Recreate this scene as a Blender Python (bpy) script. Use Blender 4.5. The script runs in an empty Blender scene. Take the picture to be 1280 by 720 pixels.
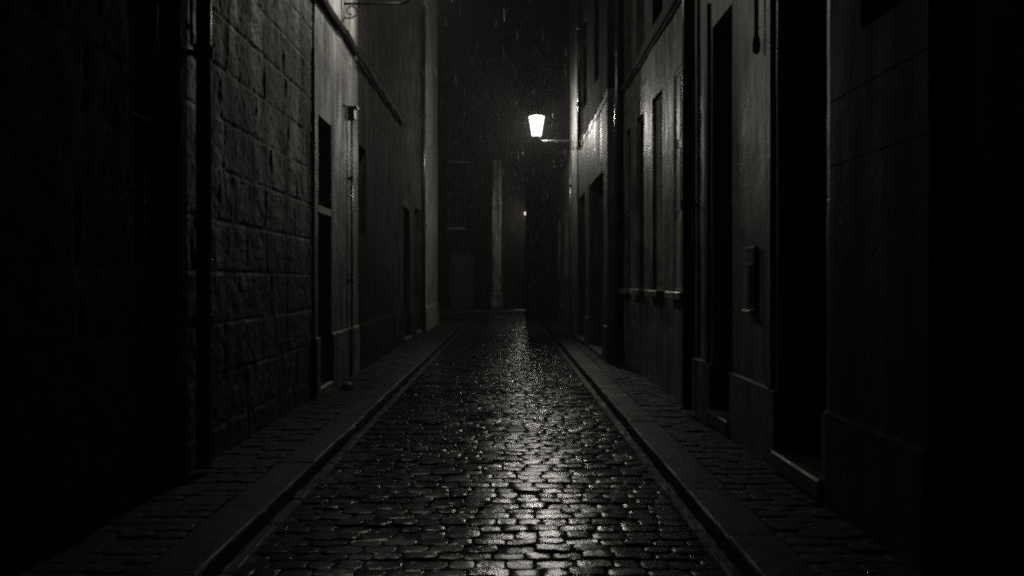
import bpy, math, random
from mathutils import Vector, noise
random.seed(7)
R = math.radians
S = bpy.context.scene
COL = S.collection

# ------------------------------------------------------------------ helpers
def hsh(*a):
    n = 0
    for i, v in enumerate(a):
        n = (n * 73856093 + int(v) * 19349663 + i * 83492791 + 12345) & 0x7fffffff
        n ^= n >> 13
        n = (n * 1274126177) & 0x7fffffff
    return (n & 0xffff) / 65535.0

class MB:
    """collects shapes, then links them as ONE mesh object"""
    def __init__(s): s.v = []; s.f = []; s.mi = []
    def add(s, vs, fs):
        b = len(s.v); s.v += [tuple(p) for p in vs]
        s.f += [tuple(b + i for i in f) for f in fs]
        return s
    def box(s, x0, x1, y0, y1, z0, z1, bev=0.0):
        if bev <= 0:
            return s.add([(x0,y0,z0),(x1,y0,z0),(x1,y1,z0),(x0,y1,z0),(x0,y0,z1),(x1,y0,z1),(x1,y1,z1),(x0,y1,z1)],
                         [(0,3,2,1),(4,5,6,7),(0,1,5,4),(1,2,6,5),(2,3,7,6),(3,0,4,7)])
        b = bev
        rings = [(z0, b), (z0 + b, 0), (z1 - b, 0), (z1, b)]
        vs, fs = [], []
        for z, i in rings:
            X0, X1, Y0, Y1 = x0 + i, x1 - i, y0 + i, y1 - i
            c = b if i == 0 else 0.0
            vs += [(X0+c,Y0,z),(X1-c,Y0,z),(X1,Y0+c,z),(X1,Y1-c,z),(X1-c,Y1,z),(X0+c,Y1,z),(X0,Y1-c,z),(X0,Y0+c,z)]
        for k in range(3):
            for j in range(8):
                a = k*8+j; d = k*8+(j+1) % 8
                fs.append((a, d, d+8, a+8))
        fs.append(tuple(range(7, -1, -1))); fs.append(tuple(range(24, 32)))
        return s.add(vs, fs)
    def tube(s, pts, r, n=8, cap=True):
        pts = [Vector(p) for p in pts]; vs = []; fs = []
        rr = r if isinstance(r, (list, tuple)) else [r]*len(pts)
        ref = Vector((0.31, 0.22, 0.93))
        for i, p in enumerate(pts):
            t = (pts[min(i+1, len(pts)-1)] - pts[max(i-1, 0)]).normalized()
            a = t.cross(ref)
            if a.length < 1e-3: a = t.cross(Vector((1,0,0)))
            a.normalize(); b = t.cross(a)
            for k in range(n):
                q = 2*math.pi*k/n
                vs.append(p + (a*math.cos(q) + b*math.sin(q))*rr[i])
        for i in range(len(pts)-1):
            for k in range(n):
                c, d = i*n+k, i*n+(k+1) % n
                fs.append((c, d, d+n, c+n))
        if cap:
            fs.append(tuple(range(n-1, -1, -1))); m = (len(pts)-1)*n
            fs.append(tuple(range(m, m+n)))
        return s.add(vs, fs)
    def lathe(s, c, prof, n=16, rot=0.0, cap=True):
        vs, fs = [], []
        for r, z in prof:
            for k in range(n):
                q = 2*math.pi*k/n + rot
                vs.append((c[0]+r*math.cos(q), c[1]+r*math.sin(q), c[2]+z))
        for i in range(len(prof)-1):
            for k in range(n):
                a, d = i*n+k, i*n+(k+1) % n
                fs.append((a, d, d+n, a+n))
        if cap:
            fs.append(tuple(range(n-1, -1, -1))); m = (len(prof)-1)*n
            fs.append(tuple(range(m, m+n)))
        return s.add(vs, fs)
    def build(s, name, mat, parent=None, smooth=False, loc=None):
        me = bpy.data.meshes.new(name)
        vs = s.v
        if loc: vs = [(x-loc[0], y-loc[1], z-loc[2]) for x, y, z in vs]
        me.from_pydata(vs, [], s.f); me.update()
        if smooth:
            me.polygons.foreach_set('use_smooth', [True]*len(me.polygons))
        o = bpy.data.objects.new(name, me); COL.objects.link(o)
        me.materials.append(mat)
        if loc: o.location = loc
        if parent:
            top = parent; off = Vector((0,0,0))
            while top: off += top.location; top = top.parent
            if not loc: me.transform(__import__('mathutils').Matrix.Translation(-off))
            o.parent = parent
        return o

def tag(o, label=None, cat=None, group=None, kind=None):
    for k, v in (('label', label), ('category', cat), ('group', group), ('kind', kind)):
        if v: o[k] = v
    return o
def thing(name, label, cat, loc, group=None):
    o = bpy.data.objects.new(name, None); COL.objects.link(o)
    o.location = loc; o.empty_display_size = 0.2
    return tag(o, label, cat, group)
def structure(o): o['kind'] = 'structure'; return o

# ------------------------------------------------------------------ materials
class NT:
    def __init__(s, name):
        s.m = bpy.data.materials.new(name); s.m.use_nodes = True
        s.t = s.m.node_tree; s.n = s.t.nodes; s.p = s.n['Principled BSDF']
        s.co = s.n.new('ShaderNodeNewGeometry').outputs['Position']
    def L(s, a, b): s.t.links.new(a, b)
    def map(s, sc):
        m = s.n.new('ShaderNodeMapping'); m.inputs['Scale'].default_value = sc
        s.L(s.co, m.inputs['Vector']); return m.outputs[0]
    def noise(s, sc, scale=1.0, det=5, rough=.6):
        t = s.n.new('ShaderNodeTexNoise'); t.inputs['Scale'].default_value = scale
        t.inputs['Detail'].default_value = det; t.inputs['Roughness'].default_value = rough
        s.L(s.map(sc), t.inputs['Vector']); return t.outputs['Fac']
    def ramp(s, v, stops):
        r = s.n.new('ShaderNodeValToRGB'); e = r.color_ramp.elements
        while len(e) < len(stops): e.new(.5)
        for el, (p, c) in zip(e, stops):
            el.position = p; el.color = (c, c, c, 1) if not isinstance(c, tuple) else (*c, 1)
        s.L(v, r.inputs[0]); return r.outputs[0]
    def mul(s, a, b, f=1.0):
        m = s.n.new('ShaderNodeMix'); m.data_type = 'RGBA'; m.blend_type = 'MULTIPLY'
        m.inputs[0].default_value = f; s.L(a, m.inputs[6]); s.L(b, m.inputs[7]); return m.outputs[2]
    def bump(s, v, st, dist, prev=None):
        b = s.n.new('ShaderNodeBump'); b.inputs['Strength'].default_value = st; b.inputs['Distance'].default_value = dist
        s.L(v, b.inputs['Height'])
        if prev: s.L(prev, b.inputs['Normal'])
        return b.outputs[0]

def wall_mat(name, lo, hi, tint, r0=.42, r1=.75, streak=1.0, bump=.012, spec=.5, fine=1.0, patch=.8):
    """rain-streaked wet render / stone"""
    t = NT(name)
    c = lambda v: (v*tint[0], v*tint[1], v*tint[2])
    a = t.noise((1, 1, 1), 1.7, 7, .65)
    base = t.ramp(a, [(.32, c(lo)), (.68, c(hi))])
    st = t.noise((5.5, 5.5, .28), 1.0, 6, .7)
    k = 1 - .72*streak
    base = t.mul(base, t.ramp(st, [(.38, k), (.50, .8), (.60, 1.0)]))
    s2 = t.noise((17, 17, .55), 1.0, 5, .65)
    base = t.mul(base, t.ramp(s2, [(.36, 1-.5*streak), (.56, 1.0)]))
    sp = t.noise((1, 1, 1), 22*fine, 4, .7)
    base = t.mul(base, t.ramp(sp, [(.3, .7), (.6, 1.0)]))
    pt = t.noise((1, 1, .8), .85, 7, .62)          # worn and re-rendered patches with their own outline
    base = t.mul(base, t.ramp(pt, [(.475, 1.0), (.485, .66), (.56, .60), (.57, 1.0)]), patch)
    vo = t.n.new('ShaderNodeTexVoronoi'); vo.feature = 'DISTANCE_TO_EDGE'; vo.inputs['Scale'].default_value = .62
    wp = t.n.new('ShaderNodeMix'); wp.data_type = 'RGBA'; wp.blend_type = 'LINEAR_LIGHT'; wp.inputs[0].default_value = .22
    nc = t.n.new('ShaderNodeTexNoise'); nc.inputs['Scale'].default_value = 2.2; nc.inputs['Detail'].default_value = 7
    t.L(t.co, nc.inputs['Vector']); t.L(t.co, wp.inputs[6]); t.L(nc.outputs['Color'], wp.inputs[7]); t.L(wp.outputs[2], vo.inputs['Vector'])
    crack = t.ramp(vo.outputs['Distance'], [(.0, .0), (.009, 1.0)])
    base = t.mul(base, crack, patch*.75)
    t.L(base, t.p.inputs['Base Color'])
    wet = t.noise((3.0, 3.0, .5), 1.0, 5, .6)
    t.L(t.ramp(wet, [(.35, r0), (.65, r1)]), t.p.inputs['Roughness'])
    t.p.inputs['Specular IOR Level'].default_value = spec
    b = t.bump(crack, .5*patch, .006)
    b = t.bump(pt, .35*patch, .03, b)
    b = t.bump(t.noise((1, 1, 1), 9, 6, .7), .6, bump, b)
    b = t.bump(t.noise((1, 1, 1), 70*fine, 3, .6), .4, bump*.35, b)
    t.L(b, t.p.inputs['Normal'])
    return t.m

def simple_mat(name, col, rough, metal=0.0, spec=.5, var=.4, bump=.002, bs=40):
    t = NT(name)
    n = t.noise((1, 1, .6), 6, 5, .65)
    lo = tuple(v*(1-var) for v in col)
    t.L(t.ramp(n, [(.35, lo), (.65, tuple(col))]), t.p.inputs['Base Color'])
    t.L(t.ramp(t.noise((1,1,1), 14, 4, .6), [(.3, max(.04, rough*.75)), (.7, min(1, rough*1.25))]), t.p.inputs['Roughness'])
    t.p.inputs['Metallic'].default_value = metal
    t.p.inputs['Specular IOR Level'].default_value = spec
    if bump: t.L(t.bump(t.noise((1,1,1), bs, 4, .6), .5, bump), t.p.inputs['Normal'])
    return t.m

def sett_mat(name, lo, hi, r0, r1, bump=.006, spec=.5):
    t = NT(name)
    a = t.noise((1,1,1), 5.0, 6, .7)
    base = t.ramp(a, [(.3, lo), (.7, hi)])
    base = t.mul(base, t.ramp(t.noise((1,1,1), 60, 3, .6), [(.3, .6), (.65, 1.0)]))
    t.L(base, t.p.inputs['Base Color'])
    t.L(t.ramp(t.noise((1,1,1), 2.3, 6, .7), [(.34, r0), (.66, r1)]), t.p.inputs['Roughness'])
    t.p.inputs['Specular IOR Level'].default_value = spec
    b = t.bump(t.noise((1,1,1), 24, 5, .65), .6, bump)
    b = t.bump(t.noise((1,1,1), 130, 3, .6), .5, bump*.3, b)
    t.L(b, t.p.inputs['Normal'])
    return t.m

def glow_glass(name, col, st, clear=.75):
    """lit frosted glass: glows and lets the light of the burner inside through"""
    m = bpy.data.materials.new(name); m.use_nodes = True
    t = m.node_tree; n = t.nodes; n.remove(n['Principled BSDF'])
    e = n.new('ShaderNodeEmission'); e.inputs[0].default_value = (*col, 1); e.inputs[1].default_value = st/(1-clear)
    tr = n.new('ShaderNodeBsdfTransparent'); mx = n.new('ShaderNodeMixShader'); mx.inputs[0].default_value = clear
    t.links.new(e.outputs[0], mx.inputs[1]); t.links.new(tr.outputs[0], mx.inputs[2])
    t.links.new(mx.outputs[0], n['Material Output'].inputs['Surface'])
    return m
def burner(x, y, z, power, r, col):
    l = bpy.data.lights.new('burner', 'POINT'); l.energy = power; l.shadow_soft_size = r; l.color = col
    o = bpy.data.objects.new('burner', l); COL.objects.link(o); o.location = (x, y, z)

G = (1.0, .985, .94)
M = dict(
    rustic=wall_mat('rough_stone', .06, .17, G, .55, .85, .9, .014, spec=.10),
    pale=wall_mat('pale_render', .20, .46, G, .45, .75, 1.0, .016, patch=1.0, spec=.3),
    render=wall_mat('stained_render', .10, .24, G, .36, .68, .85, .010),
    ashlar=wall_mat('ashlar_render', .09, .19, G, .40, .72, .7, .008),
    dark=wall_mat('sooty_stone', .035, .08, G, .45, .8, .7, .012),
    stucco=wall_mat('light_stucco', .25, .5, G, .5, .8, .8, .010),
    pier=wall_mat('grey_pilaster_render', .10, .2, G, .45, .75, .8, .010),
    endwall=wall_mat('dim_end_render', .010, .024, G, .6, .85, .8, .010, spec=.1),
    light_patch=wall_mat('light_patch_stucco', .16, .55, G, .6, .85, 1.15, .014, patch=1.0, spec=.2),  # pale uneven colour stands for a patch of light
    near_black=wall_mat('black_and_shaded_wall', .008, .02, G, .8, 1.0, .6, .014, spec=.03),  # black walls; on the near left house it stands for shade
    render2=wall_mat('dim_render', .03, .08, G, .75, .95, .85, .008, spec=.03),
    wetwall=wall_mat('wet_dark_render', .04, .10, G, .38, .8, .85, .026, spec=.22),
    night=wall_mat('old_dark_render', .045, .10, G, .45, .75, .8, .010),
    block=wall_mat('dark_and_shaded_stone', .045, .10, G, .7, .95, .9, .010, spec=.06),  # dark trim, and shade put into the colour of the block wall
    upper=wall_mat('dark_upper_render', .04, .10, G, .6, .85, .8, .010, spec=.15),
    trim=wall_mat('dark_stone_trim', .06, .13, G, .32, .6, .6, .008),
    sillm=wall_mat('sill_stone', .16, .3, G, .3, .55, .5, .006),
    setts=sett_mat('wet_granite_setts', .012, .034, .14, .30, .0034),
    walk=sett_mat('wet_pavement_setts', .008, .022, .5, .75, .009, .25),
    kerb=sett_mat('wet_kerb_stone', .006, .015, .45, .7, .009, .25),
    flags=sett_mat('wet_flagstones', .012, .03, .22, .42, .004),
    grit=sett_mat('gritty_stone_edge', .010, .028, .6, .85, .006, .2),
    bed=sett_mat('grit_joint', .006, .014, .75, .95, .01),
    wood=simple_mat('dark_wood', (.018, .016, .014), .55),
    shutter=wall_mat('grey_painted_shutter', .26, .42, G, .4, .6, .5, .003),
    glass=simple_mat('dark_window_glass', (.010, .011, .012), .10, spec=.6, bump=0),
    frame=simple_mat('dark_window_paint', (.03, .03, .028), .45),
    iron=simple_mat('black_iron', (.05, .05, .048), .38, spec=.5, bump=.001),
    armgrey=simple_mat('grey_painted_iron', (.28, .28, .27), .4, bump=.0005),
    zinc=simple_mat('wet_dark_pipe', (.022, .022, .021), .28, spec=.6, bump=.001),
    plate=simple_mat('dull_metal_plate', (.16, .16, .15), .35, metal=.7, bump=.0006),
    cable=simple_mat('black_cable', (.006, .006, .006), .85, spec=.1, bump=.002),
    brass=simple_mat('worn_brass', (.2, .17, .1), .35, metal=.9, bump=.001),
    lamp=glow_glass('lit_lantern_glass', (1.0, .97, .88), 1.6),
    bulb=glow_glass('lit_globe_glass', (1.0, .95, .85), .7),
)

# ------------------------------------------------------------------ wall builder
def lines(breaks, step):
    """grid lines through all breaks, spaced by step(pos)"""
    br = sorted(set(round(b, 4) for b in breaks)); out = [br[0]]
    for a, b in zip(br, br[1:]):
        n = max(1, int(round((b-a)/step((a+b)/2))))
        out += [a + (b-a)*i/n for i in range(1, n+1)]
    return out

def wall_mesh(mb, P, U, N, us, zs, relief, openings, depth_back):
    """heightfield wall: point = P + U*u + N*relief + z ; opening = (u0,u1,z0,z1,reveal)"""
    nu, nz = len(us), len(zs); vs = []; fs = []
    for z in zs:
        for u in us:
            h = relief(u, z)
            vs.append((P[0]+U[0]*u+N[0]*h, P[1]+U[1]*u+N[1]*h, z))
    flip = (U[0]*N[1]-U[1]*N[0]) > 0     # U x N . up
    def hole(i, j):
        u = (us[i]+us[i+1])/2; z = (zs[j]+zs[j+1])/2
        for k, o in enumerate(openings):
            if o[0] < u < o[1] and o[2] < z < o[3]: return k
        return -1
    H = [[hole(i, j) for i in range(nu-1)] for j in range(nz-1)]
    def back(idx, d):
        x, y, z = vs[idx]; h = 0
        u = us[idx % nu]
        vs.append((P[0]+U[0]*u-N[0]*d, P[1]+U[1]*u-N[1]*d, z)); return len(vs)-1
    def quad(a, b, c, d): fs.append((a, d, c, b) if flip else (a, b, c, d))
    def side(a, b, d):          # border edge a->b of a filled face
        quad(b, a, back(a, d), back(b, d))
    for j in range(nz-1):
        for i in range(nu-1):
            if H[j][i] >= 0: continue
            a = j*nu+i; b = a+1; c = b+nu; d = a+nu
            quad(a, b, c, d)
            for (jj, ii, p, q) in ((j-1, i, a, b), (j, i+1, b, c), (j+1, i, c, d), (j, i-1, d, a)):
                if 0 <= jj < nz-1 and 0 <= ii < nu-1:
                    k = H[jj][ii]
                    if k >= 0: side(p, q, openings[k][4])
                elif jj >= 0:
                    side(p, q, depth_back)
    mb.add(vs, fs)

def plaster(amp=.010, plinth=None, base=0.0, joints=None, ends=None):
    def f(u, z):
        h = base + amp*(noise.noise((u*.9, z*.7, base*9+3.1)) + .5*noise.noise((u*2.7, z*2.3, 7.7)) + .3*noise.noise((u*7, z*6, 1.3)))
        if plinth and z < plinth[0]: h += plinth[1]
        if joints:
            for zj in joints:
                if abs(z-zj) < .004 and u < 4.9: h -= .006
        if ends:
            for (a, b, d) in ends:
                if a <= u <= b: h += d
        return h
    return f

def rustic(u, z):
    k = math.floor((z+.1)/.42); v = (z+.1)/.42 - k
    w = .50 + .75*hsh(k, 3)
    q = u/w + hsh(k, 1)*3
    i = math.floor(q)
    e0 = i + .55*(hsh(k, i, 5)-.5); e1 = i+1 + .55*(hsh(k, i+1, 5)-.5)
    if q < e0: i -= 1; e1 = e0; e0 = i + .55*(hsh(k, i, 5)-.5)
    elif q > e1: i += 1; e0 = e1; e1 = i+1 + .55*(hsh(k, i+1, 5)-.5)
    wob = .012*noise.noise((u*5, z*5, 2.2)) + .010*noise.noise((u*16, z*16, 6.1))
    dj = min(v*.42, (1-v)*.42, (q-e0)*w, (e1-q)*w) + wob
    t = max(0, min(1, dj/.022)); t = t*t*(3-2*t)
    r = hsh(k, i, 9)
    rough = .5*noise.noise((u*6, z*6, r*40)) + .35*noise.noise((u*14, z*14, r*17)) + .2*noise.noise((u*30, z*30, 4))
    return -.007 + t*(.007 + .009*r) + (.5+.5*t)*.022*rough

UY = (0, 1)
# ------------------------------------------------------------------ parts of houses
def window(b, X, s, y0, y1, z0, z1, rec, style='glass', sill=True, bars=0):
    """window in a wall at x=X whose street side is s (+1: street towards +x)"""
    xo = X - s*rec
    f = MB(); t = .05
    a, c = sorted((xo, xo + s*.06))
    f.box(a, c, y0+.004, y0+t, z0+.004, z1-.004); f.box(a, c, y1-t, y1-.004, z0+.004, z1-.004)
    f.box(a, c, y0+t, y1-t, z0+.004, z0+t); f.box(a, c, y0+t, y1-t, z1-t, z1-.004)
    ym = (y0+y1)/2
    if style == 'glass':
        f.box(a, c, ym-.022, ym+.022, z0+t, z1-t)
        zm = z0+(z1-z0)*.66
        a2, c2 = sorted((xo+s*.004, xo+s*.052))
        f.box(a2, c2, y0+t, ym-.022, zm-.02, zm+.02); f.box(a2, c2, ym+.022, y1-t, zm-.02, zm+.02)
    w = f.build('window', M['frame' if style == 'glass' else 'shutter'], b)
    if style == 'glass':
        g = MB(); a, c = sorted((xo+s*.015, xo+s*.023))
        g.box(a, c, y0+t, y1-t, z0+t, z1-t); g.build('pane', M['glass'], w)
    else:
        for (ya, yb) in ((y0+t+.003, ym-.004), (ym+.004, y1-t-.003)):
            g = MB(); a, c = sorted((xo+s*.02, xo+s*.05))
            g.box(a, c, ya, yb, z0+t+.003, z1-t-.003)
            a, c = sorted((xo+s*.0505, xo+s*.056)); n = 3; hh = (z1-z0-2*t)/n
            for k in range(n):
                g.box(a, c, ya+.05, yb-.05, z0+t+k*hh+.06, z0+t+(k+1)*hh-.04, .004)
            g.build('shutter', M['shutter'], w)
    if sill:
        g = MB(); a, c = sorted((X - s*(rec-.002), X + s*.10))
        g.box(a, c, y0-.07, y1+.07, z0-.085, z0+.0025, .008); g.build('sill', M['sillm'], w)
    if bars:
        g = MB(); xb = X - s*.06
        for k in range(bars):
            zz = z0 + (z1-z0)*(k+1)/(bars+1)
            g.tube([(xb, y0-.02, zz), (xb, y1+.02, zz)], .014)
        for k in range(4):
            yy = y0 + (y1-y0)*(k+.5)/4
            g.tube([(xb+s*.012, yy, z0-.02), (xb+s*.012, yy, z1+.02)], .009)
        g.build('grille', M['iron'], w)
    return w

def door(b, X, s, y0, y1, z0, z1, rec, leaves=1, transom=None, step=True, fr=None):
    xo = X - s*rec; f = MB()
    a, c = sorted((xo, xo+s*.05)); ze = transom if transom else z1
    f.box(a, c, y0+.004, y1-.004, z0+.02, ze-.03)
    n = leaves; wy = (y1-y0)/n
    a, c = sorted((xo+s*.0505, xo+s*.075))
    for k in range(n):
        ya, yb = y0+k*wy, y0+(k+1)*wy; hh = (ze-z0)/3
        for q in range(3):
            f.box(a, c, ya+.09, yb-.09, z0+.10+q*hh, z0+(q+1)*hh-.04, .008)
    d = f.build('door', M['wood'], b)
    g = MB(); xk = xo+s*.08; yk = y0+.07
    g.lathe((xk, yk, z0+1.0), [(.028, -.02), (.034, 0), (.028, .02)], 10)
    g.tube([(xo+s*.05, yk, z0+1.0), (xk, yk, z0+1.0)], .012); g.build('handle', M['brass'], d)
    if transom:
        g = MB(); a, c = sorted((xo-s*.01, X+s*.035)); g.box(a, c, y0+.003, y1-.003, transom-.03, transom+.07, .01)
        g.build('transom_ledge', M['sillm'], d)
        g = MB(); a, c = sorted((xo+s*.01, xo+s*.02)); g.box(a, c, y0+.004, y1-.004, transom+.07, z1-.004); g.build('fanlight', M['glass'], d)
    if step:
        g = MB(); a, c = sorted((xo, X+s*.06)); g.box(a, c, y0+.003, y1-.003, .09, z0+.02, .012); g.build('threshold', M['trim'], d)
    if fr:
        g = MB(); a, c = sorted((X-s*.02, X+s*.035)); w = fr
        g.box(a, c, y0-w, y0-.002, .10, z1+w, .008); g.box(a, c, y1+.002, y1+w, .10, z1+w, .008); g.box(a, c, y0-.0015, y1+.0015, z1+.002, z1+w, .008)
        g.build('door_surround', M['ashlar'], d)
    return d

def house(name, label, X, s, y0, y1, H, mat, relief, wins=(), doors=(), zfine=6.5, step=.05, joints=(), ubreaks=(), zbreaks=(), deep=5.0, group='houses lining the alley', upper=None):
    b = thing(name, label, 'building', (X, (y0+y1)/2, 0), group)
    ops = [(w['y'][0], w['y'][1], w['z'][0], w['z'][1], w.get('rec', .2)+.02) for w in wins]
    ops += [(d['y'][0], d['y'][1], d['z'][0], d['z'][1], d.get('rec', .35)+.02) for d in doors]
    ub = [y0, y1] + list(ubreaks); zb = [-.02, min(zfine, H), H] + list(zbreaks)
    for o in ops: ub += [o[0], o[1]]; zb += [o[2], o[3]]
    for j in joints: zb += [j-.008, j, j+.008]
    zb = [z for z in zb if z <= H]
    us = lines(ub, lambda u: step*max(1, abs(u)/9)); zs = lines(zb, lambda z: step if z < zfine else .6)
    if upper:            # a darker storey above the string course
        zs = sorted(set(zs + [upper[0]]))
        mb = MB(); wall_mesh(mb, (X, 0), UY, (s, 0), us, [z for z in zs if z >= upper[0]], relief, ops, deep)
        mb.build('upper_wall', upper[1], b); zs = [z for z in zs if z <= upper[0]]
    mb = MB(); wall_mesh(mb, (X, 0), UY, (s, 0), us, zs, relief, ops, deep)
    mb.build('wall', mat, b)
    for w in wins: window(b, X, s, *w['y'], *w['z'], w.get('rec', .2), w.get('style', 'glass'), w.get('sill', True), w.get('bars', 0))
    for d in doors: door(b, X, s, *d['y'], *d['z'], d.get('rec', .35), d.get('leaves', 1), d.get('transom'), d.get('step', True), d.get('fr'))
    return b

def course(b, X, s, y0, y1, z, h=.12, out=.08, mat='trim'):
    g = MB(); a, c = sorted((X - s*.03, X + s*out)); g.box(a, c, y0, y1, z, z+h*.55, .006)
    a, c = sorted((X - s*.03, X + s*out*.55)); g.box(a, c, y0, y1, z-h*.45, z-.002, .006)
    g.build('string_course', M[mat], b)

# ------------------------------------------------------------------ ground, road, pavements
YF = 38.5
g = MB(); g.add([(-90,-60,-.10),(90,-60,-.10),(90,120,-.10),(-90,120,-.10)], [(0,1,2,3)])
structure(g.build('ground', M['bed']))

def sett(mb, x, y, w, d, z, crown, tilt):
    tx, ty = random.gauss(0, tilt), random.gauss(0, tilt)
    z += random.gauss(0, .0048); vs = []; fs = []
    n = 16; ex = 9.0
    jit = [1 + random.uniform(-.03, .015) for _ in range(n)]
    for sc, dz in ((1.0, -.060), (1.0, -.008), (.988, -.0022), (.962, -.0005), (.93, -.0001), (.50, crown*.3)):
        for k in range(n):
            q = 2*math.pi*(k+.5)/n; c, s_ = math.cos(q), math.sin(q)
            m = (abs(c)**ex + abs(s_)**ex)**(-1/ex)*jit[k]
            px, py = c*m*w/2*sc, s_*m*d/2*sc
            vs.append((x+px, y+py, z + dz + (px*tx + py*ty if dz > -.03 else 0) + (random.gauss(0, .0007) if dz > -.01 else 0)))
    vs.append((x, y, z+crown*.4))
    for r in range(5):
        for k in range(n):
            a, b = r*n+k, r*n+(k+1) % n
            fs.append((a, b, b+n, a+n))
    for k in range(n): fs.append((5*n+k, 5*n+(k+1) % n, 6*n))
    mb.mi += [1]*(3*n) + [0]*(3*n)         # gritty worn arrises, polished heads
    mb.add(vs, fs)

def setts(name, x0, x1, y0, y1, z, w, d, mat, crown=.004, tilt=.020, gap=.007, camber=0.0):
    mb = MB(); y = y0; row = 0
    while y < y1:
        dd = d*random.uniform(.88, 1.14); x = x0; first = True; wr = w*random.uniform(.85, 1.18)
        off = (.5 if row % 2 else 1.0)
        while x < x1 - .03:
            ww = wr*random.uniform(.72, 1.3)*(off if first else 1); first = False
            if x+ww > x1-.05: ww = x1-x
            cx = x+ww/2; t = (cx-x0)/(x1-x0)*2-1
            zz = z - camber*t*t + .009*noise.noise((cx*1.2, y*.6, 2))
            yy = y+dd/2 + .014*noise.noise((cx*1.5, y*.8, 5)) + .004*random.gauss(0, 1)
            sett(mb, cx, yy, ww-gap*random.uniform(.6, 1.5), dd-gap*random.uniform(.6, 1.4), zz, crown, tilt)
            x += ww
        y += dd; row += 1
    bx = MB(); bx.add([(x0-.02, y0-4, z-.0105-camber*.5), (x1+.02, y0-4, z-.0105-camber*.5), (x1+.02, y1+.02, z-.0105-camber*.5), (x0-.02, y1+.02, z-.0105-camber*.5)], [(0,1,2,3)])
    structure(bx.build(name+'_bedding', M['bed']))
    o = mb.build(name, M[mat], smooth=True)
    o.data.materials.append(M['grit']); o.data.polygons.foreach_set('material_index', mb.mi)
    return structure(o)

KL, KR, WL, WR = -1.51, 1.225, -2.36, 2.05
setts('road', KL+.105, KR-.105, 1.6, 30.5, .0, .172, .116, 'setts', .0012, .019, gap=.010, camber=.006)

def long_stones(name, x0, x1, y0, y1, z0, z1, L, mat, bev, lean=0.0):
    """row of worn stones laid end to end; every stone is a strip of cross-sections with its own waviness"""
    mb = MB(); y = y0; w = x1-x0; k = 0
    while y < y1:
        l = L*random.uniform(.8, 1.25); e = min(y+l, y1); k += 1
        dx = random.gauss(0, .003); dz = random.gauss(0, .002); sg = (.06 if y < 14 else .2)
        n = max(2, int((e-y-.003)/sg)); vs = []; fs = []
        for q in range(n+1):
            yy = y+.0015 + (e-y-.003)*q/n
            end = .006 if q in (0, n) else 0.0
            def nz(a): return noise.noise((a*3.7+x0*5, yy*4.1, k*1.7))*.006 + noise.noise((a*9, yy*17, k*.7))*.0035
            prof = [(x0, z0), (x0+nz(1), z1-bev*1.3), (x0+bev*.4+nz(2), z1-bev*.4), (x0+bev*1.4, z1), (x0+w*.35, z1), (x0+w*.65, z1),
                    (x1-bev*1.4, z1), (x1-bev*.4+nz(3), z1-bev*.4), (x1+nz(4), z1-bev*1.3), (x1, z0)]
            for m, (px, pz) in enumerate(prof):
                vs.append((px+dx, yy, pz + (dz + nz(10+m)*.5 - end if pz > z0 else 0)))
        for q in range(n):
            for m in range(9):
                a = q*10+m; fs.append((a, a+1, a+11, a+10))
        fs.append(tuple(range(9, -1, -1))); fs.append(tuple(range(n*10, n*10+10)))
        mb.add(vs, fs); y += l
    return structure(mb.build(name, M[mat]))
for (nm, a, b) in (('gutter', KL, KL+.105), ('gutter', KR-.105, KR)):
    long_stones(nm, a+.006, b-.006, -3, 30.5, -.09, -.012, .24, 'kerb', .012)
for (nm, a, b) in (('kerb', KL-.30, KL), ('kerb', KR, KR+.30)):
    long_stones(nm, a, b, -3, 29 if a > 0 else 25.2, -.09, .075, 1.05, 'kerb', .014)
setts('pavement', WL-.12, KL-.306, 1.6, 25.2, .068, .20, .125, 'walk', .002, .008, .004)
setts('pavement', KR+.306, WR+.32, 1.6, 29.0, .068, .20, .125, 'walk', .002, .008, .004)
# far cross street: smooth wet paving and the raised pavement before the end house
mb = MB(); us = lines([-14, 16], lambda u: .25); ys = lines([30.52, 37.2], lambda u: .25); nu = len(us)
mb.add([(u, y, -.02+.012*noise.noise((u*1.1, y*1.1, 3))) for y in ys for u in us],
       [(j*nu+i, j*nu+i+1, (j+1)*nu+i+1, (j+1)*nu+i) for j in range(len(ys)-1) for i in range(nu-1)])
structure(mb.build('cross_street', M['flags'], smooth=True))
mb = MB(); mb.box(-14, 16, 37.22, 38.6, -.09, .08, .02); structure(mb.build('pavement', M['flags']))

# ------------------------------------------------------------------ houses, left side
b = house('shaded_black_house', 'sooty black stone house with a barred window, nearest on the left', WL, 1, -6.0, 5.60, 13, M['near_black'], rustic,  # falloff of light towards the near edge is put into this black
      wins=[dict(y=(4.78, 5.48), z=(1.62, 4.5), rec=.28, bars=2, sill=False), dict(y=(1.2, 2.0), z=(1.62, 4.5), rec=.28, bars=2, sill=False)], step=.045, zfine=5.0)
b = house('stone_house', 'house of rough-faced grey stone blocks on the left, beyond the near downpipe', WL, 1, 5.602, 9.20, 13, M['rustic'], rustic, step=.03, zfine=5.9)
def l2rel(u, z):
    h = .010*(noise.noise((u*.9, z*.7, 3)) + .6*noise.noise((u*3, z*2.5, 8)) + .4*noise.noise((u*8, z*7, 1)))
    if u < 11.66: h += .035
    if u > 21.49: h += .05
    return h + (.03 if z < .8 else 0)
b = house('plaster_house', 'narrow pale plaster house with a black doorway under the left lantern', WL, 1, 9.202, 12.0, 14, M['pale'], l2rel,
      doors=[dict(y=(9.35, 10.05), z=(.16, 3.55), rec=.4, transom=2.37)], zbreaks=(.79, .81), step=.05, zfine=8)
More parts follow.
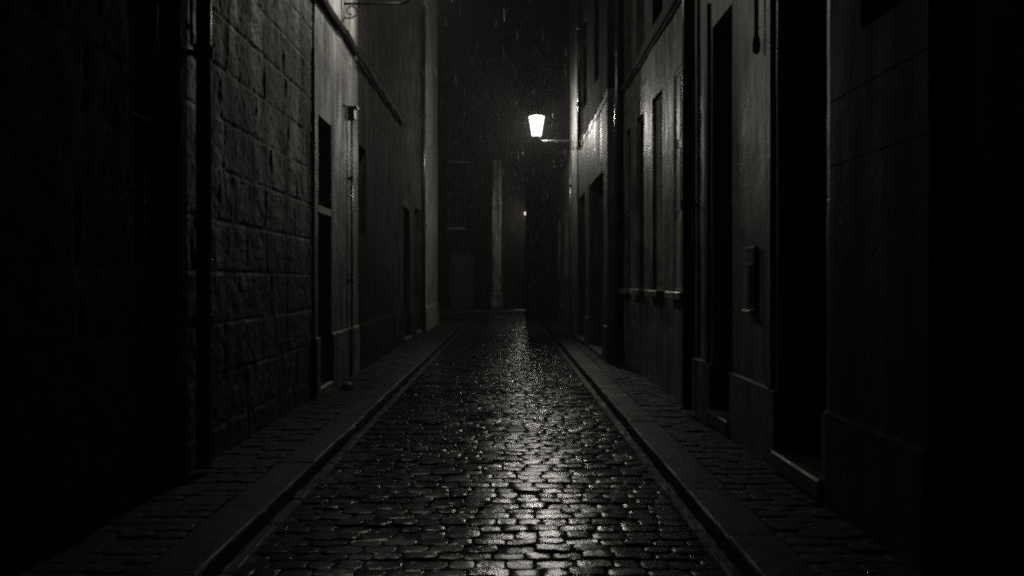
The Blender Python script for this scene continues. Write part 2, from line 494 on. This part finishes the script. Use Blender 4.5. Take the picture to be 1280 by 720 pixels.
b = house('grey_house', 'long dark grey house on the left ending in a pale corner pier', WL, 1, 12.002, 21.49, 14, M['render2'], l2rel,
      wins=[dict(y=(12.06, 12.7), z=(2.25, 3.68), rec=.3, sill=False),],
      doors=[dict(y=(17.3, 18.4), z=(.16, 3.2), rec=.35), dict(y=(19.4, 20.6), z=(.16, 3.4), rec=.35, leaves=2)],
      zbreaks=(.79, .81), step=.06, zfine=8)
mb = MB(); wall_mesh(mb, (WL, 0), UY, (1, 0), lines((21.5, 25.2), lambda u: .12), lines((-.02, 10, 14), lambda z: .12), l2rel, [], 5.0); mb.build('corner_pier', M['stucco'], b)

# right side
b = house('dim_house', 'unlit dark-walled house at the right edge, nearest on that side', WR+.10, -1, -6.0, 3.70, 13, M['near_black'],
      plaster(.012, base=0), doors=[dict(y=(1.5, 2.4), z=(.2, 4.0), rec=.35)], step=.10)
jn = [2.22, 2.63, 3.30]
rel = plaster(.006, plinth=(.665, .03), base=.0, joints=jn)
b = house('block_house', 'house of large jointed blocks right of the wide black doorway, shade painted in', WR, -1, 3.702, 4.826, 13, M['block'], rel,  # split from the next wall; falloff of light is darkened into its colour
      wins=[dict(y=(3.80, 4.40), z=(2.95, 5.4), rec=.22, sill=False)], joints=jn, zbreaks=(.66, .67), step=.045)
b = house('tall_door_house', 'grey house with two tall narrow black doorways and a low plinth', WR, -1, 4.83, 8.30, 13, M['ashlar'], rel,
      doors=[dict(y=(6.92, 7.60), z=(.20, 4.03), rec=.45), dict(y=(4.87, 5.76), z=(.20, 4.03), rec=.5)],
      joints=(), zbreaks=(.66, .67), step=.045)
for (ya, yb) in ((5.82, 5.93), (7.66, 7.78)):
    g = MB(); g.box(WR-.035, WR+.02, ya, yb, .67, 4.3, .008); g.build('jamb_moulding', M['ashlar'], b)

XA = 2.02
bays = [(8.55, 9.22), (9.88, 10.55), (11.21, 11.88), (12.42, 12.95)]
b = house('shuttered_house', 'streaked plaster house with closed shutters beside the thick black downpipe', XA, -1, 8.302, 13.2, 13, M['render'], plaster(.012),
      wins=[dict(y=p, z=(1.37, 4.01), rec=.07 if p == bays[0] else .11, style='shutter' if p in bays[:2] else 'glass') for p in bays] + [dict(y=p, z=(5.02, 7.0), rec=.2, sill=False) for p in bays],
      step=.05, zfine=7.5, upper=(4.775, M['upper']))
course(b, XA, -1, 8.302, 13.2, 4.77, .10, .06, 'block')
XB = 1.74
b = house('garage_house', 'dark-doored house carrying the lit lantern on the right', XB, -1, 13.202, 29.0, 14, M['wetwall'], plaster(.012, plinth=(.7, .02)),
      wins=[dict(y=(14.4, 15.2), z=(5.4, 7.4), rec=.22, sill=False), dict(y=(16.6, 17.4), z=(5.4, 7.4), rec=.22, sill=False),
            dict(y=(22.0, 22.8), z=(1.6, 3.6), rec=.22, sill=False), dict(y=(25.0, 25.8), z=(1.6, 3.6), rec=.22, sill=False), dict(y=(22.0, 22.8), z=(5.4, 7.6), rec=.22, sill=False)],
      doors=[dict(y=(13.75, 16.2), z=(.14, 3.5), rec=.4, leaves=3, step=False), dict(y=(16.95, 18.6), z=(.14, 3.5), rec=.4, leaves=2)],
      zbreaks=(.695, .705), step=.06, zfine=9, upper=(4.85, M['near_black']))

g = MB(); g.box(XB-.028, XB+.03, 18.66, 20.6, .10, 12, .006); g.build('pilaster', M['pier'], b)
# houses across the end of the alley (they face the camera)
def end_house(name, label, x0, x1, y, H, mat, relief, wins, doors, deep, zfine=10, step=.12, grp='houses lining the alley'):
    b = thing(name, label, 'building', ((x0+x1)/2, y, 0), grp)
    ops = [(*w, .22) for w in wins] + [(*d, .3) for d in doors]
    ub = [x0, x1]; zb = [-.02, min(zfine, H), H]
    for o in ops: ub += [o[0], o[1]]; zb += [o[2], o[3]]
    mb = MB(); wall_mesh(mb, (0, y), (1, 0), (0, -1), lines(ub, lambda u: step), lines(zb, lambda z: step if z < zfine else .8), relief, ops, deep)
    mb.build('wall', mat, b)
    for (u0, u1, z0, z1) in wins:
        f = MB(); t = .05; ya, yb = y+.14, y+.20; um = (u0+u1)/2
        f.box(u0+.003, u0+t, ya, yb, z0+.003, z1-.003); f.box(u1-t, u1-.003, ya, yb, z0+.003, z1-.003)
        f.box(u0+t, u1-t, ya, yb, z0+.003, z0+t); f.box(u0+t, u1-t, ya, yb, z1-t, z1-.003); f.box(um-.02, um+.02, ya, yb, z0+t, z1-t)
        w = f.build('window', M['frame'], b)
        f = MB(); f.box(u0+t, u1-t, y+.165, y+.175, z0+t, z1-t); f.build('pane', M['glass'], w)
        f = MB(); f.box(u0-.08, u1+.08, y-.09, y+.13, z0-.08, z0+.002, .008); f.build('sill', M['sillm'], w)
    for (u0, u1, z0, z1) in doors:
        f = MB(); f.box(u0+.003, u1-.003, y+.22, y+.28, z0, z1-.003); hh = (z1-z0)/3
        for q in range(3): f.box(u0+.1, u1-.1, y+.195, y+.2195, z0+q*hh+.08, z0+(q+1)*hh-.05, .006)
        d = f.build('door', M['wood'], b)
        f = MB(); f.lathe((u1-.1, y+.18, z0+1.0), [(.03, -.02), (.035, 0), (.03, .02)], 8); f.build('handle', M['brass'], d)
    return b
b = end_house('end_house', 'pale house closing the alley end, its pilaster coloured as a light patch', -.90, 9, YF, 16, M['endwall'], plaster(.015, plinth=None),
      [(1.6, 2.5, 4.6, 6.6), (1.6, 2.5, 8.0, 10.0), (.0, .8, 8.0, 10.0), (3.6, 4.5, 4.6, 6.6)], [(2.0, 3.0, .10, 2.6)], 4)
g = MB(); g.box(-.76, -.30, YF-.33, YF-.03, .09, 7.6, .03); g.box(-.84, -.22, YF-.40, YF-.03, .092, .9, .03); g.build('pilaster', M['light_patch'], b)  # pilaster coloured pale to carry the glow on the far wall
b = end_house('black_end_house', 'black-walled house at the alley end left of the light pilaster', -13, -.904, YF+.25, 15, M['near_black'], plaster(.02),
      [(-3.0, -2.1, 4.2, 6.0), (-3.0, -2.1, 7.6, 9.6), (-5.6, -4.7, 4.2, 6.0)], [(-2.9, -1.7, .10, 2.9)], 4)
b = end_house('corner_house', 'black corner house jutting in from the right at the alley end', .79, 7, 29.02, 15, M['near_black'], plaster(.012),
      [], [], 3.6)

# ------------------------------------------------------------------ lamps
def lantern(name, label, wx, s, y, zarm, reach, power=380, main=True):
    """scrolled wall bracket with a tapered lit lantern standing on its end; wall at x=wx, street side s"""
    lx = wx + s*reach
    t = thing(name, label, 'street lamp', (wx, y, zarm), 'lanterns on wall brackets')
    g = MB(); a, c = sorted((wx-s*.02, wx+s*.03)); g.box(a, c, y-.05, y+.05, zarm-.24, zarm+.14, .008); g.build('wall_plate', M['iron'], t)
    g = MB(); pts = [(wx+s*.03, y, zarm), (lx-s*.16, y, zarm)]
    for k in range(1, 7):
        q = k/6*math.pi/2; pts.append((lx-s*.16+s*.16*math.sin(q), y, zarm+.07*(1-math.cos(q))))
    g.tube(pts, .018, 8); g.build('arm', M['armgrey' if main else 'cable'], t, True)
    g = MB(); pts = []
    for k in range(15):
        q = k/14; ang = -math.pi/2 + q*2.1*math.pi; rr = .095*(1-.55*q)
        pts.append((wx+s*(.13+rr*math.cos(ang)), y, zarm-.105+rr*math.sin(ang)))
    g.tube(pts, .010, 6); g.tube([(wx+s*.03, y, zarm-.2), (wx+s*.13, y, zarm-.2)], .010, 6); g.build('scroll_brace', M['cable'], t, True)
    zb = zarm+.075
    g = MB(); g.lathe((lx, y, zb), [(.02, -.015), (.05, 0), (.105, .02), (.112, .034)], 12); g.build('lantern_base', M['iron'], t)
    g = MB(); g.lathe((lx, y, zb+.035), [(.105, 0), (.125, .06), (.19, .47), (.196, .50)], 12, 0, True); gl = g.build('lamp_glass', M['lamp'], t); burner(lx, y, zb+.30, power, .11, (1.0, .965, .87))
    g = MB(); g.lathe((lx, y, zb+.537), [(.205, 0), (.200, .014), (.13, .045), (.05, .065), (.03, .09), (.012, .10), (.02, .115), (.004, .14)], 12); g.build('cap', M['iron'], t)
    return t
lantern('wall_lantern', 'glowing tapered lantern on a thin bracket from the right wall', XB-.026, -1, 19.5, 5.09, .96)
lantern('wall_lantern', 'scroll bracket lantern on the left wall, glass just above the frame', WL+.03, 1, 10.7, 5.40, .96, 146, False)
t = thing('globe_lamp', 'tiny lit globe lamp peeking past the black corner house at the alley end', 'lamp', (.91, YF, 4.82))
g = MB(); prof = [(.085*math.sin(math.pi*k/10)+.001, -.085*math.cos(math.pi*k/10)) for k in range(11)]
g.lathe((.91, 37.1, 4.78), prof, 14); g.build('globe', M['bulb'], t, True); burner(.91, 37.1, 4.78, 70, .05, (1.0, .95, .85))
g = MB(); g.tube([(.91, YF+.01, 4.98), (.91, 37.2, 4.98), (.91, 37.12, 4.96), (.91, 37.1, 4.86)], .014); g.lathe((.91, 37.1, 4.86), [(.05, 0), (.045, .03), (.015, .05)], 10); g.build('bracket', M['iron'], t)

# ------------------------------------------------------------------ pipes, cables, fittings
def downpipe(label, x, y, r, z0, z1, s, collars, shoe=True):
    t = thing('downpipe', label, 'drainpipe', (x, y, z0), 'downpipes on the walls')
    g = MB(); g.tube([(x, y, z0), (x, y, z1)], r, 14); g.build('pipe', M['zinc'], t, True)
    for z in collars:
        g = MB(); g.lathe((x, y, z), [(r*1.02, -.05), (r*1.35, -.045), (r*1.35, .045), (r*1.02, .05)], 14)
        a, c = sorted((x, x-s*(r+.12))); g.box(a, c, y-.012, y+.012, z-.02, z+.02); g.build('collar', M['zinc'], t)
    return t
downpipe('thick black downpipe with a collar, in front of the right wall step', 1.945, 8.21, .055, .11, 10, -1, [2.32, 4.9])
downpipe('dark downpipe at the plaster house corner, left of the shuttered windows', 1.90, 13.12, .05, .11, 10, -1, [2.6, 5.4])
downpipe('dark downpipe on the left stone wall beside the barred window', WL+.10, 5.66, .055, .11, 10, 1, [1.2, 3.2])
downpipe('slim pipe rising above the right lantern bracket', XB-.06, 17.7, .045, 4.6, 10, -1, [5.6, 7.4])
downpipe('dark downpipe beside the pale end pilaster of the left row', WL+.08, 20.75, .055, .11, 9, 1, [3.0, 6.0])
downpipe('thin conduit down the wall under the right lantern bracket', XB-.075, 20.0, .02, .12, 4.84, -1, [2.0, 4.0])
downpipe('narrow conduit on the pale wall below the left lantern', WL+.08, 11.15, .016, .12, 3.85, 1, [1.5, 3.0])

t = thing('junction_box', 'small dark box topping the conduit on the pale left wall', 'junction box', (WL+.04, 11.15, 3.85))
g = MB(); g.box(WL+.02, WL+.13, 11.08, 11.22, 3.86, 4.02, .008); g.build('box', M['frame'], t)
g = MB(); g.box(WL+.02, WL+.17, 11.06, 11.24, 4.022, 4.05, .004); g.build('lid', M['iron'], t)

def cable(label, x, y0, y1, z, r, sag, n=60, seed=1.0):
    g = MB(); pts = []
    for k in range(n+1):
        y = y0+(y1-y0)*k/n
        pts.append((x+.012*noise.noise((y*2, seed, 0)), y, z - sag*abs(math.sin(y*math.pi/1.6+seed)) + .02*noise.noise((y*1.7, 3, seed))))
    g.tube(pts, r, 8)
    if r > .02:
        g.tube([(p[0]+.01, p[1], p[2]-r*.9+.012*noise.noise((p[1]*3, 8, 2))) for p in pts], r*.5, 6)
    return tag(g.build('cable', M['cable'], smooth=True), label, 'cable', 'cables strung along the walls')
cable('thick sagging black cable bundle strung along the left wall', WL+.085, 2.0, 17.0, 5.0, .046, .03, 90)
cable('thin second cable on the left wall above the thick bundle', WL+.06, 11.9, 18.0, 5.16, .010, .02, 40, 2.3)
cable('black cable along the dark-doored house right of the lit lantern', XB-.06, 13.3, 18.7, 4.75, .018, .05, 40, 4.1)

t = thing('hanging_conduit', 'short dark pipe hanging down the right wall between the tall doorways', 'pipe', (WR-.05, 6.1, 3.34))
g = MB(); g.tube([(WR-.05, 6.1, 3.42), (WR-.05, 6.1, 8.0)], .018, 10); g.build('pipe', M['cable'], t, True)
g = MB(); g.lathe((WR-.05, 6.1, 3.32), [(.012, 0), (.030, .02), (.034, .08), (.026, .13), (.018, .15)], 12); g.build('end_cap', M['cable'], t, True)
g = MB(); g.box(WR-.05, WR+.02, 6.085, 6.115, 4.3, 4.33); g.build('clip', M['iron'], t)

t = thing('letter_box', 'narrow metal letter box on the right wall between the tall doorways', 'letter box', (WR, 6.3, 1.24))
g = MB(); g.box(WR-.035, WR+.02, 6.205, 6.395, 1.26, 1.78, .006); g.build('housing', M['frame'], t)
g = MB(); g.box(WR-.048, WR-.0355, 6.27, 6.33, 1.30, 1.64, .004); g.build('front_plate', M['plate'], t)
g = MB(); g.box(WR-.075, WR+.02, 6.20, 6.40, 1.232, 1.258, .003); g.build('ledge', M['sillm'], t)

# small stone fallen by the left wall
g = MB(); g.lathe((-2.12, 10.05, .062), [(.05, 0), (.085, .02), (.075, .07), (.035, .095)], 7)
g.v = [(x+.02*noise.noise((x*20, y*20, z*20)), y+.02*noise.noise((y*22, z*20, x*9)), z) for x, y, z in g.v]
tag(g.build('loose_stone', M['stucco']), 'loose pale stone at the foot of the left wall by the doorway', 'stone')

# ------------------------------------------------------------------ drizzle: long falling drops
g = MB(); random.seed(21)
for k in range(1500):
    y = random.uniform(4.0, 27.0); x = random.uniform(-2.1, 1.6); z = random.uniform(.3, 9.5)
    l = random.uniform(.10, .24); r = random.uniform(.0007, .0013)
    dx = -.05*l + random.gauss(0, .01)*l
    g.add([(x-r, y, z), (x+r, y-r, z), (x, y+r, z), (x+dx, y, z+l), (x-dx*.2, y, z-l*.25)],
          [(0,1,3), (1,2,3), (2,0,3), (1,0,4), (2,1,4), (0,2,4)])
mm = bpy.data.materials.new('rain_drop'); mm.use_nodes = True
nt = mm.node_tree; p = nt.nodes['Principled BSDF']
p.inputs['Base Color'].default_value = (.5, .5, .5, 1); p.inputs['Roughness'].default_value = .25
tr = nt.nodes.new('ShaderNodeBsdfTranslucent'); tr.inputs[0].default_value = (.5, .5, .49, 1)
mx = nt.nodes.new('ShaderNodeMixShader'); mx.inputs[0].default_value = .5
nt.links.new(p.outputs[0], mx.inputs[1]); nt.links.new(tr.outputs[0], mx.inputs[2]); nt.links.new(mx.outputs[0], nt.nodes['Material Output'].inputs['Surface'])
tag(g.build('drizzle', mm), 'fine rain falling through the lamplight', None, None, 'stuff')

# ------------------------------------------------------------------ haze
HAZE = .0020
g = MB(); g.box(-100, 100, -70, 130, -1.1, 17.5)
hm = bpy.data.materials.new('drizzle_haze'); hm.use_nodes = True
nt = hm.node_tree; nt.nodes.remove(nt.nodes['Principled BSDF'])
v = nt.nodes.new('ShaderNodeVolumePrincipled'); v.inputs['Color'].default_value = (.93, .93, .91, 1)
v.inputs['Density'].default_value = HAZE; v.inputs['Anisotropy'].default_value = .15
nt.links.new(v.outputs[0], nt.nodes['Material Output'].inputs['Volume'])
tag(g.build('haze', hm), 'thin wet night haze filling the alley', None, None, 'stuff')

# ------------------------------------------------------------------ night sky and faint moon
w = bpy.data.worlds.new('World'); S.world = w; w.use_nodes = True
n = w.node_tree.nodes; sky = n.new('ShaderNodeTexSky'); sky.sky_type = 'NISHITA'; sky.sun_disc = False
EL, AZ = R(38), R(160)
sky.sun_elevation = EL; sky.sun_rotation = AZ
n['Background'].inputs[1].default_value = .00006
w.node_tree.links.new(sky.outputs[0], n['Background'].inputs[0])
sl = bpy.data.lights.new('moon', 'SUN'); sl.energy = .0002; sl.angle = R(10); sl.color = (1, .97, .92)
so = bpy.data.objects.new('moon', sl); COL.objects.link(so)
d = Vector((math.sin(AZ)*math.cos(EL), math.cos(AZ)*math.cos(EL), math.sin(EL)))
so.rotation_euler = d.to_track_quat('Z', 'Y').to_euler(); so.location = (0, 0, 30)

# ------------------------------------------------------------------ camera and render
cd = bpy.data.cameras.new('camera'); cam = bpy.data.objects.new('camera', cd); COL.objects.link(cam)
cam.location = (0, 0, 1.5); cam.rotation_euler = (R(90), 0, 0)
cd.sensor_width = 36; cd.lens = 950/1280*36; cd.shift_x = 6/1280; cd.shift_y = -9/1280
cd.clip_start = .05; cd.clip_end = 500
S.camera = cam
S.render.engine = 'CYCLES'
vs = S.view_settings; vs.view_transform = 'Standard'; vs.look = 'None'; vs.gamma = 1; vs.exposure = 0; vs.use_curve_mapping = False
c = S.cycles; c.pixel_filter_type = 'BLACKMAN_HARRIS'; c.filter_width = 2.4; c.use_denoising = False; c.max_bounces = 6; c.volume_bounces = 0; c.diffuse_bounces = 3; c.glossy_bounces = 3
c.sample_clamp_indirect = 2.0; c.sample_clamp_direct = 0; c.use_light_tree = True; c.caustics_reflective = False; c.caustics_refractive = False
